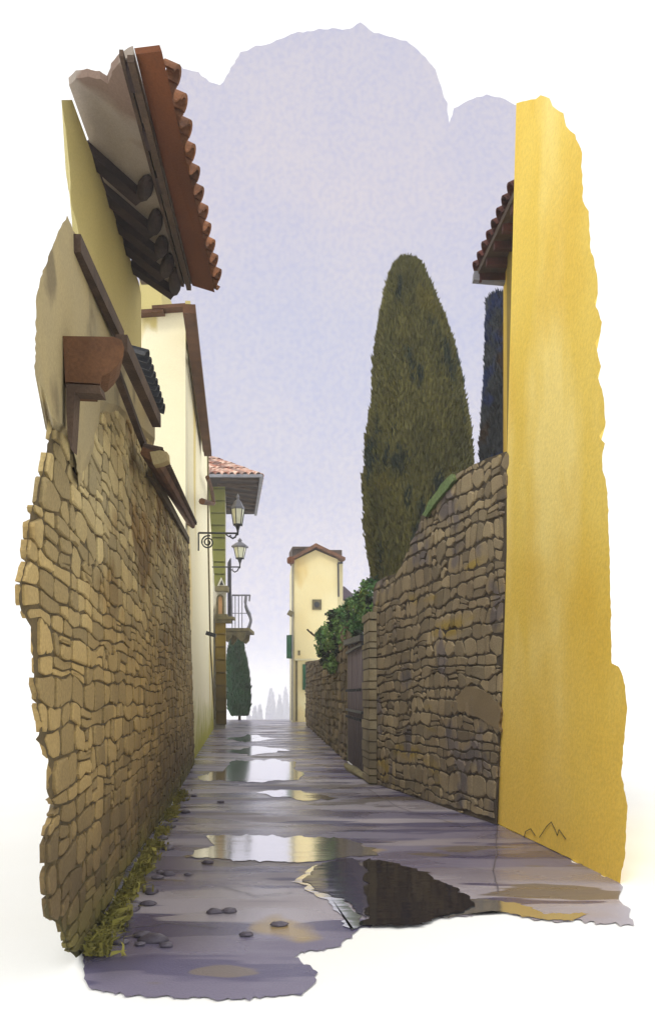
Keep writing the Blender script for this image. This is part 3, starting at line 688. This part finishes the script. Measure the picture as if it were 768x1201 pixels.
# FAR RUBBLE WALL, GATE, PILLAR ------------------------------------------------
t = empty('stone_wall', (-.2, 30, 0), 'dark rubble wall beyond the wooden gate, running up to the tower house', 'wall')
fpx = [(359, 850, 1), (359, 776, 1), (372, 774), (385, 768), (398, 745), (407, 728, 1), (407, 893, 1)]
link('mortar_core', wall_slab(fpx, FW, Vector((.35, .9, 0))*.5, .5, 6), M['left_mortar'], t)
link('masonry', masonry(FW, ragged(fpx, .5, 6), (.4, 1.3), (.14, .30), .05, -.1, 5, 19, 47, -1, gap=.022, seed=2), M['far_stone'], t)
t = empty('wooden_gate', _p2.lerp(_g1, .5), 'weathered purple grey plank gate between the rubble walls', 'gate')
bm = B(); gp0, gp1 = on(GW, 407.5, 893), on(GW, 426.5, 910)
n_ = Vector((-1, GW[1], 0)).normalized()
zt0 = on(GW, 408, 757).z; zt1 = on(GW, 427, 752).z
for k in range(7):
    a_ = gp0.lerp(gp1, k/7+.01); b_ = gp0.lerp(gp1, (k+1)/7-.012)
    prism(bm, [Vector((a_.x, a_.y, .03)), Vector((b_.x, b_.y, .03)), Vector((b_.x, b_.y, zt1)), Vector((a_.x, a_.y, zt0))], n_*-.06)
link('planks', bm, M['gate'], t)
bm = B(); 
for zz in (zt1-.05, 1.25): beam(bm, Vector((gp0.x, gp0.y, zz))-n_*.0, Vector((gp1.x, gp1.y, zz)), .10, .05)
for k in range(7):
    c_ = gp0.lerp(gp1, (k+.5)/7); 
    for zz in (1.7, 1.1): lathe(bm, Vector((c_.x, c_.y, zz))+n_*.05, [(.03, -.03), (.03, .03)], 6)
link('iron_strap', bm, M['iron'], t)
bm = B(); beam(bm, Vector((gp0.x, gp0.y+.1, zt0+.07)), Vector((gp1.x+.02, gp1.y, zt1+.07)), .2, .12); link('lintel', bm, M['iron'], t)
t = empty('boulder', G(416, 906), 'pale low kerb stone lying along the foot of the gate', 'stone')
bm = B(); bmesh.ops.create_icosphere(bm, subdivisions=3, radius=1)
c_ = G(417, 908)
for v in bm.verts:
    k = 1+.18*noise.noise(v.co*1.6); v.co = Vector((v.co.x*.10*k, v.co.y*1.6*k, max(v.co.z, -.4)*.09*k))+Vector((c_.x-.02-v.co.y*.16, c_.y+.4, .03))
link('rock', bm, M['olive_stone'], t, True)
t = empty('gate_pillar', G(433, 917), 'square stone gate pillar joining the right stone wall', 'pillar')
PW = (SW[0]-.12, SW[1])
ppx = [(427, 914, 1), (425.5, 740, 1), (436, 732, 1), (446, 735, 1), (445, 922, 1)]
bm = B(); a_ = on(PW, 427, 914); y0_ = a_.y
b0_, b1_ = G(426.5, 914), G(441, 920)
bm = B(); prism(bm, [P(426.5, 914, b0_.y), P(433, 919.5, b1_.y), P(433, 735, b1_.y), P(426.5, 742, b0_.y)], Vector((.5, .25, 0)))
prism(bm, [P(433, 919.5, b1_.y), P(441.5, 921, b1_.y), P(441.5, 733, b1_.y), P(433, 735, b1_.y)], Vector((.1, .5, 0)))
link('pillar_core', bm, M['left_mortar'], t)
bm = B(); lay = bm.faces.layers.float.new('tint'); z = .02; 
while z < 2.95:
    h = random.uniform(.11, .22); nf = len(bm.faces)
    f0 = Vector((P(426.3, 0, b0_.y).x-.02, b0_.y, z)); f1 = Vector((P(432.7, 0, b1_.y).x, b1_.y-.03, z)); f2 = Vector((P(441.5, 0, b1_.y).x, b1_.y-.03, z))
    j = random.uniform(-.02, .02)
    prism(bm, [f0+Vector((j, -.02, .012)), f1+Vector((-.01, -.01, .012)), f1+Vector((-.01, -.01, h-.012)), f0+Vector((j, -.02, h-.012))], Vector((.08, .05, 0)))
    prism(bm, [f1+Vector((.01, j-.01, .012)), f2+Vector((0, j-.01, .012)), f2+Vector((0, j-.01, h-.012)), f1+Vector((.01, j-.01, h-.012))], Vector((.0, .08, 0)))
    bm.faces.ensure_lookup_table(); tn = random.random()
    for ff in bm.faces[nf:]: ff[lay] = tn
    z += h
link('quoins', bm, wash('pillar_stone', (160, 148, 118), (120, 106, 80), 1.2, tint=.2, grain=.15), t)

# RIGHT STONE WALL ------------------------------------------------------------
t = empty('stone_wall', (1.5, 13, 0), 'tall brown stone wall with a climbing curved top between gate and yellow wall', 'wall')
spx = [(437, 919, 1), (438, 690, 1), (440, 684), (453, 676), (466, 672), (474, 655), (482, 638), (489, 622), (494, 606), (502, 592), (512, 578), (520, 566), (534, 556), (552, 546), (570, 538), (588, 531), (600, 527, 1), (597, 560, 1), (582, 967, 1)]
link('mortar_core', wall_slab(spx, SW, Vector((.33, .8, 0))*.6, .8, 5), M['right_mortar'], t)
link('masonry', masonry(SW, ragged(spx, .8, 5), (.14, .42), (.11, .27), .022, -.1, 5, 9.3, 16.2, -1, slope=-.012, gap=.009, seed=8), M['right_stone'], t)
mo = ragged([(530, 556), (533, 562), (520, 578), (508, 592), (499, 606), (495, 604), (503, 588), (514, 572), (522, 562)], .8, 4)
bm = B(); prism(bm, [on(SW, x, y, -.07) for x, y in mo], Vector((.05, .05, 0))); link('moss_patch', bm, M['moss'], t)
pp = [(545, 805), (558, 806), (572, 815), (585, 824), (586, 860), (575, 850), (560, 842), (540, 834), (530, 828), (536, 816)]
bm = B(); prism(bm, [on(SW, x, y, -.03) for x, y in ragged(pp, 1.6, 4)], Vector((.05, .05, 0))); link('plaster_patch', bm, wash('patch', (142, 124, 92), (128, 110, 80), 1), t)

# YELLOW WALL ------------------------------------------------------------
t = empty('wall', (2.3, 8.6, 0), 'bright yellow plastered house wall with ragged edge on the right', 'wall')
ypx = [(583, 966, 1), (605, 121, 1), (612, 119), (628, 116), (634, 112), (644, 115), (648, 124), (660, 133), (664, 148), (674, 158), (682, 180), (683, 235), (690, 248), (692, 290), (700, 322), (701, 345), (696, 355), (706, 378), (703, 395), (698, 402),
       (704, 430), (700, 440), (707, 462), (710, 500), (702, 512), (709, 520), (705, 540), (712, 578), (714, 640), (717, 778, 1), (726, 782), (732, 800), (735, 830), (731, 870), (728, 905), (735, 945), (733, 1000), (726, 1037), (650, 998, 1)]
link('plaster', wall_slab(ypx, YW, Vector((.235, 1, 0))*1.0, .8, 5), M['yellow'], t)
def line_on(ab, px, off, r, name, mat, par):
    bm = B(); tube(bm, [on(ab, x, y, off) for x, y in px], r, 5); return link(name, bm, mat, par)
line_on(YW, [(614, 982), (616, 975), (622, 972), (627, 980)], -.012, .004, 'scribble', M['pencil'], t)
line_on(YW, [(632, 982), (640, 970), (646, 964), (650, 972), (653, 980), (655, 973), (660, 980), (663, 984)], -.012, .004, 'scribble', M['pencil'], t)

# YELLOW HOUSE BEHIND ------------------------------------------------------
t = empty('house', (2.9, 11.3, 0), 'narrow yellow house end with maroon tiled eaves beside the yellow wall', 'house')
bm = B()
def wallbox(x0, y0, x1, y1, th, z0, z1):
    prism(bm, [Vector((x0, y0, z0)), Vector((x1, y1, z0)), Vector((x1, y1, z1)), Vector((x0, y0, z1))], Vector((th, 0, 0)))
wallbox(2.41, 10.3, 2.47, 12.0, .5, 0, 7.62); link('wall', bm, M['yellow2'], t)
bm = B(); wallbox(2.37, 10.3, 2.405, 11.45, .1, 0, 7.6); link('corner_strip', bm, M['ochre'], t)
ez = 7.45; e0 = Vector((2.19, 9.95, ez)); e1 = Vector((2.08, 12.04, ez))
bm = B(); prism(bm, [e0, e1, Vector((2.55, 12.04, ez+.02)), Vector((2.55, 9.95, ez+.02))], Vector((0, 0, .08))); link('soffit', bm, M['dark_brown'], t)
for k in range(5):
    p = e0.lerp(e1, .12+k*.2); bm = B(); beam(bm, p+Vector((.02, 0, -.04)), p+Vector((.5, 0, -.04)), .09, .10); link('rafter', bm, M['maroon'], t)
bm = B(); lay = bm.faces.layers.float.new('tint')
for k in range(8):
    p = e0.lerp(e1, (k+.4)/8)+Vector((-.02, 0, .08)); nf = len(bm.faces)
    barrel(bm, p, p+Vector((.35, 0, .18)), .11, .10, Vector((0, 0, 1)), .02, 8)
    bm.faces.ensure_lookup_table(); tn = random.random()
    for ff in bm.faces[nf:]: ff[lay] = tn
link('roof_tiles', bm, M['maroon'], t)
bm = B(); beam(bm, Vector((2.03, 11.9, ez-.02)), Vector((2.5, 11.9, ez-.06)), .12, .12); link('gutter', bm, M['grey_metal'], t)

# ------------------------------------------------------------ trees
def leaf_tri(bm, lay, p, dirv, size, wid, tn):
    s = dirv.cross(Vector((random.uniform(-1, 1), random.uniform(-1, 1), random.uniform(-1, 1)))).normalized()*wid
    v = [bm.verts.new(q) for q in (p-s*.6, p+dirv*size*.45-s, p+dirv*size, p+dirv*size*.45+s, p+s*.6)]
    f = bm.faces.new(v); f[lay] = tn
def cypress(label, d, prof, mat, nleaf, size, group=None, zbase=0, name='cypress_tree', seed=1, rcore=.93):
    """prof: list of (py, px_left, px_right)"""
    random.seed(seed)
    pr = []
    for py, xl, xr in prof:
        a, b = P(xl, py, d), P(xr, py, d); pr.append((a.z, (a.x+b.x)/2, (b.x-a.x)/2))
    pr.sort()
    def at(z):
        if z <= pr[0][0]: return pr[0][1:]
        for (z0, c0, r0), (z1, c1, r1) in zip(pr, pr[1:]):
            if z <= z1:
                f = (z-z0)/(z1-z0); f = f; return c0+(c1-c0)*f, r0+(r1-r0)*f
        return pr[-1][1:]
    zt, zb = pr[-1][0], pr[0][0]
    t = empty(name, (pr[0][1], d, zbase), label, 'tree', group)
    def rad(th, z):
        c, r = at(z)
        lump = .03*noise.noise(Vector((math.cos(th)*2.6, math.sin(th)*2.6, z*.9+seed)))+.03*noise.noise(Vector((math.cos(th)*6, math.sin(th)*6, z*2.2+seed)))
        return c, r*(1+lump)
    bm = B(); lay = bm.faces.layers.float.new('tint')
    nr, nt_ = 70, 40; rings = []
    for i in range(nr+1):
        z = zb+(zt-zb)*i/nr; ring = []
        for k in range(nt_):
            th = 2*math.pi*k/nt_; c, r = rad(th, z); ring.append(bm.verts.new((c+math.cos(th)*r*rcore, d+math.sin(th)*r*rcore, z-.06)))
        rings.append(ring)
    for a, b in zip(rings, rings[1:]):
        for k in range(nt_): f = bm.faces.new((a[k], a[(k+1) % nt_], b[(k+1) % nt_], b[k])); f[lay] = .35
    f = bm.faces.new(rings[-1]); f[lay] = .4; bm.faces.new(rings[0][::-1])
    for i in range(nleaf):
        z = zb+(zt-zb)*random.random(); c, r0 = at(z)
        if random.random() > (r0/max(q[2] for q in pr))**.8+.12: continue
        th = random.uniform(0, 2*math.pi); c, r = rad(th, z)
        rr_ = r*random.uniform(.86, 1.02); out = Vector((math.cos(th), math.sin(th), 0))
        p = Vector((c, d, z-size*.4))+out*rr_
        dv = (Vector((0, 0, 1))+out*random.uniform(.05, .55)+Vector((random.uniform(-.3, .3), random.uniform(-.3, .3), 0))).normalized()
        cl = noise.noise(Vector((p.x*3, p.y*3, p.z*1.4)))*.5+.5
        leaf_tri(bm, lay, p, dv, size*random.uniform(.6, 1.3), size*.17, min(1, max(0, cl*.7+random.uniform(0, .35))))
    link('crown', bm, mat, t, recalc=False)
    bm = B(); c, r = at(zb); tube(bm, [Vector((c, d, zbase-.1)), Vector((c, d, zb+.3))], max(.08, r*.22), 8, max(.06, r*.16)); link('trunk', bm, M['bark'], t)
    return t
cypress('large olive green cypress tree rising behind the curved stone wall', 18.5,
        [(304, 473, 482), (308, 465, 489), (316, 460, 496), (335, 454, 504), (360, 448, 514), (390, 443, 525), (420, 439, 534), (450, 438, 540), (480, 435, 546), (505, 431, 550), (530, 429, 552), (560, 427, 553),
         (600, 427, 552), (640, 431, 548), (670, 436, 545), (700, 440, 540), (740, 450, 530)], M['cypress'], 70000, .12, seed=3, rcore=.95)
cypress('slim blue black cypress squeezed between big cypress and yellow house', 15.5,
        [(347, 578, 592), (352, 573, 603), (380, 572, 606), (430, 570, 609), (480, 567, 612), (530, 564, 614), (560, 564, 614)], M['cypress_dark'], 14000, .13, seed=5)
cypress('dark green cypress standing below the balcony past the road crest', 56,
        [(742, 276, 280), (748, 272, 283), (765, 268, 286), (785, 267, 290), (805, 267, 292), (822, 268, 293), (832, 269, 292), (838, 272, 290)], M['green_tree'], 9000, .3, zbase=-.5, seed=9)
far = [(292, 839, 5), (299, 829, 6), (305, 827, 6), (318, 807, 13), (328, 815, 8), (335, 806, 10), (342, 818, 8)]
labs = ['shortest and leftmost hazy blue spire tree on the horizon', 'thin hazy spire tree left of its twin on the horizon', 'thin hazy spire tree right of its twin on the horizon',
        'broadest hazy spire tree on the horizon', 'narrow hazy tree between the two tallest on the horizon', 'tall hazy tree nearest the tower house', 'hazy tree partly behind the tower house edge']
for i, (x, y, w_) in enumerate(far):
    dd = 430+15*i
    cypress(labs[i], dd, [(y, x-.3, x+.3), (y+(851-y)*.25, x-w_*.22, x+w_*.24), (y+(851-y)*.6, x-w_*.42, x+w_*.38), (851, x-w_*.55, x+w_*.52)], M['far_tree'], 900, 1.6, 'hazy trees on the horizon', zbase=-13, seed=20+i)
bm = B()
pts = [(286, 852), (290, 848), (297, 846), (303, 845), (310, 842), (318, 838), (326, 836), (334, 834), (346, 836), (380, 842), (420, 852)]
top = [P(x, y, 540) for x, y in pts]
prism(bm, top+[P(420, 870, 540), P(286, 870, 540)], Vector((0, 40, 0))); tag(link('hills', bm, M['far_tree']), kind='structure')

# IVY ------------------------------------------------------------
random.seed(11)
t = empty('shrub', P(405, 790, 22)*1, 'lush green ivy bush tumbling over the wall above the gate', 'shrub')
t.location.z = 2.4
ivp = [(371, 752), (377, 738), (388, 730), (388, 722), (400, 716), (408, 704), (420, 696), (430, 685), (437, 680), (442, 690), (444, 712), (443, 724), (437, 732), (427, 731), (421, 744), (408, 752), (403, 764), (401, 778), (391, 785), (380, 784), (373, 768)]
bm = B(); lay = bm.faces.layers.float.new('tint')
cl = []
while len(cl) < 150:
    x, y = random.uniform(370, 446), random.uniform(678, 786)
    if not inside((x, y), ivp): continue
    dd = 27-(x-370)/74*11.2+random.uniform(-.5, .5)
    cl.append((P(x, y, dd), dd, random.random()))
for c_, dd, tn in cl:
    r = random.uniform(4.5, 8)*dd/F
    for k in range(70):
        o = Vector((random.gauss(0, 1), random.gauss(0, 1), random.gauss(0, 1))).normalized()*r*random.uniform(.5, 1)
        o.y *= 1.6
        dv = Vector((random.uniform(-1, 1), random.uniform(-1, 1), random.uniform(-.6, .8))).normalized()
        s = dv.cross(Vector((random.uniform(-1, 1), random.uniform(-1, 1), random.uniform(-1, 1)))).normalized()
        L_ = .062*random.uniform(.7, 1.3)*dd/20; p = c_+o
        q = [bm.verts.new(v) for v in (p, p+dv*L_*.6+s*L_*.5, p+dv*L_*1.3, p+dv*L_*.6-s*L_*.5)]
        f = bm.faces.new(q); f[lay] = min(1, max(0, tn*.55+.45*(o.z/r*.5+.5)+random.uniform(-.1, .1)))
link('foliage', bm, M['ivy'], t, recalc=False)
bm = B()
z0_ = .3
for c_, dd, tn in cl[::12]:
    bm = B(); tube(bm, [c_+Vector((.35, .3, -.6)), c_+Vector((.1, .1, -.2)), c_], .03, 5, .01); link('branch', bm, M['bark'], t)
for k in range(3): bm = B(); tube(bm, [P(360+k*4, 738+k*3, 27), P(366+k*3, 744+k*2, 27), P(374+k*2, 750, 26.7)], .03, 5, .012); link('twig', bm, M['bark'], t)

# GRASS at the wall foot, pebbles ----------------------------------------------
random.seed(5)
bm = B(); lay = bm.faces.layers.float.new('tint')
for i in range(3200):
    y = 5.2+random.random()**1.4*9
    dens = noise.noise(Vector((y*1.1, 0, 3)))
    if dens < -.12 and random.random() > .2: continue
    x = LW[0]+LW[1]*y+.04+abs(random.gauss(0, .07))
    h = random.uniform(.02, .12)*(1+dens)*(1.0 if y < 9 else .7)
    p = Vector((x, y, random.uniform(0, .02))); lean = Vector((random.uniform(-.1, .3), random.uniform(-.5, .3), 1)).normalized()
    s = Vector((random.uniform(-1, 1), random.uniform(-1, 1), 0)).normalized()*random.uniform(.006, .014)
    m_ = p+lean*h*.6; e_ = p+lean*h+Vector((random.uniform(-.05, .1), random.uniform(-.1, .05), -.02))
    v = [bm.verts.new(q) for q in (p-s, p+s, m_+s*.7, e_, m_-s*.7)]
    f = bm.faces.new(v); f[lay] = random.random()
tag(link('grass', bm, M['grass'], recalc=False), 'yellow green grass growing along the foot of the left stone wall', 'grass', kind='stuff')
peb = [(200, 583), (190, 607), (225, 595), (260, 610), (140, 603), (370, 390), (318, 422), (265, 421), (425, 519), (388, 521), (560, 555), (405, 229), (212, 500), (178, 498), (238, 430), (472, 582)]
where = ['in the cluster near the grassy wall foot', 'between the road joints left of the big puddle', 'in the middle of the near paving']
for i, (a_, b_) in enumerate(peb):
    px, py = 80+.4427*a_, 840+.4427*b_; c_ = G(px, py)
    bm = B(); bmesh.ops.create_icosphere(bm, subdivisions=2, radius=1); sz = random.uniform(.03, .06)*(1.2 if i in (0, 2, 5, 8) else .8)
    for v in bm.verts:
        k = 1+.3*noise.noise(v.co*1.3+Vector((i, 0, 0))); v.co = Vector((v.co.x*sz*1.5*k, v.co.y*sz*1.2*k, max(-.3, v.co.z)*sz*.55*k))+c_+Vector((0, 0, .01))
    tag(link('pebble', bm, M['pebble'], smooth=True), 'small dark grey pebble lying loose on the wet road', 'pebble', 'pebbles on the road')
# loose stones along the wall foot
for i in range(13):
    y = 5.6+i*.66+random.uniform(-.1, .1); x = LW[0]+LW[1]*y+random.uniform(.1, .32)
    bm = B(); bmesh.ops.create_icosphere(bm, subdivisions=2, radius=1); sz = random.uniform(.03, .08)
    for v in bm.verts:
        k = 1+.3*noise.noise(v.co*1.3+Vector((i, 7, 0))); v.co = Vector((v.co.x*sz*k, v.co.y*sz*1.5*k, max(-.3, v.co.z)*sz*.5*k))+Vector((x, y, .01))
    tag(link('fallen_stone', bm, M['pebble'], smooth=True), 'grey fallen stone in the row at the foot of the left wall', 'stone', 'fallen stones along the wall foot')

# ------------------------------------------------------------ air
bm = B(); box(bm, -425, 425, -45, 705, -15, 16)
mh = bpy.data.materials.new('haze'); mh.use_nodes = True
nt = mh.node_tree; nt.nodes.remove(nt.nodes['Principled BSDF'])
pv = nt.nodes.new('ShaderNodeVolumePrincipled'); pv.inputs['Color'].default_value = (.97, .965, 1, 1); pv.inputs['Density'].default_value = .0016
pv.inputs['Anisotropy'].default_value = 0
nt.links.new(pv.outputs[0], nt.nodes['Material Output'].inputs['Volume'])
tag(link('haze', bm, mh), 'pale haze over the far end of the street', 'haze', kind='stuff')
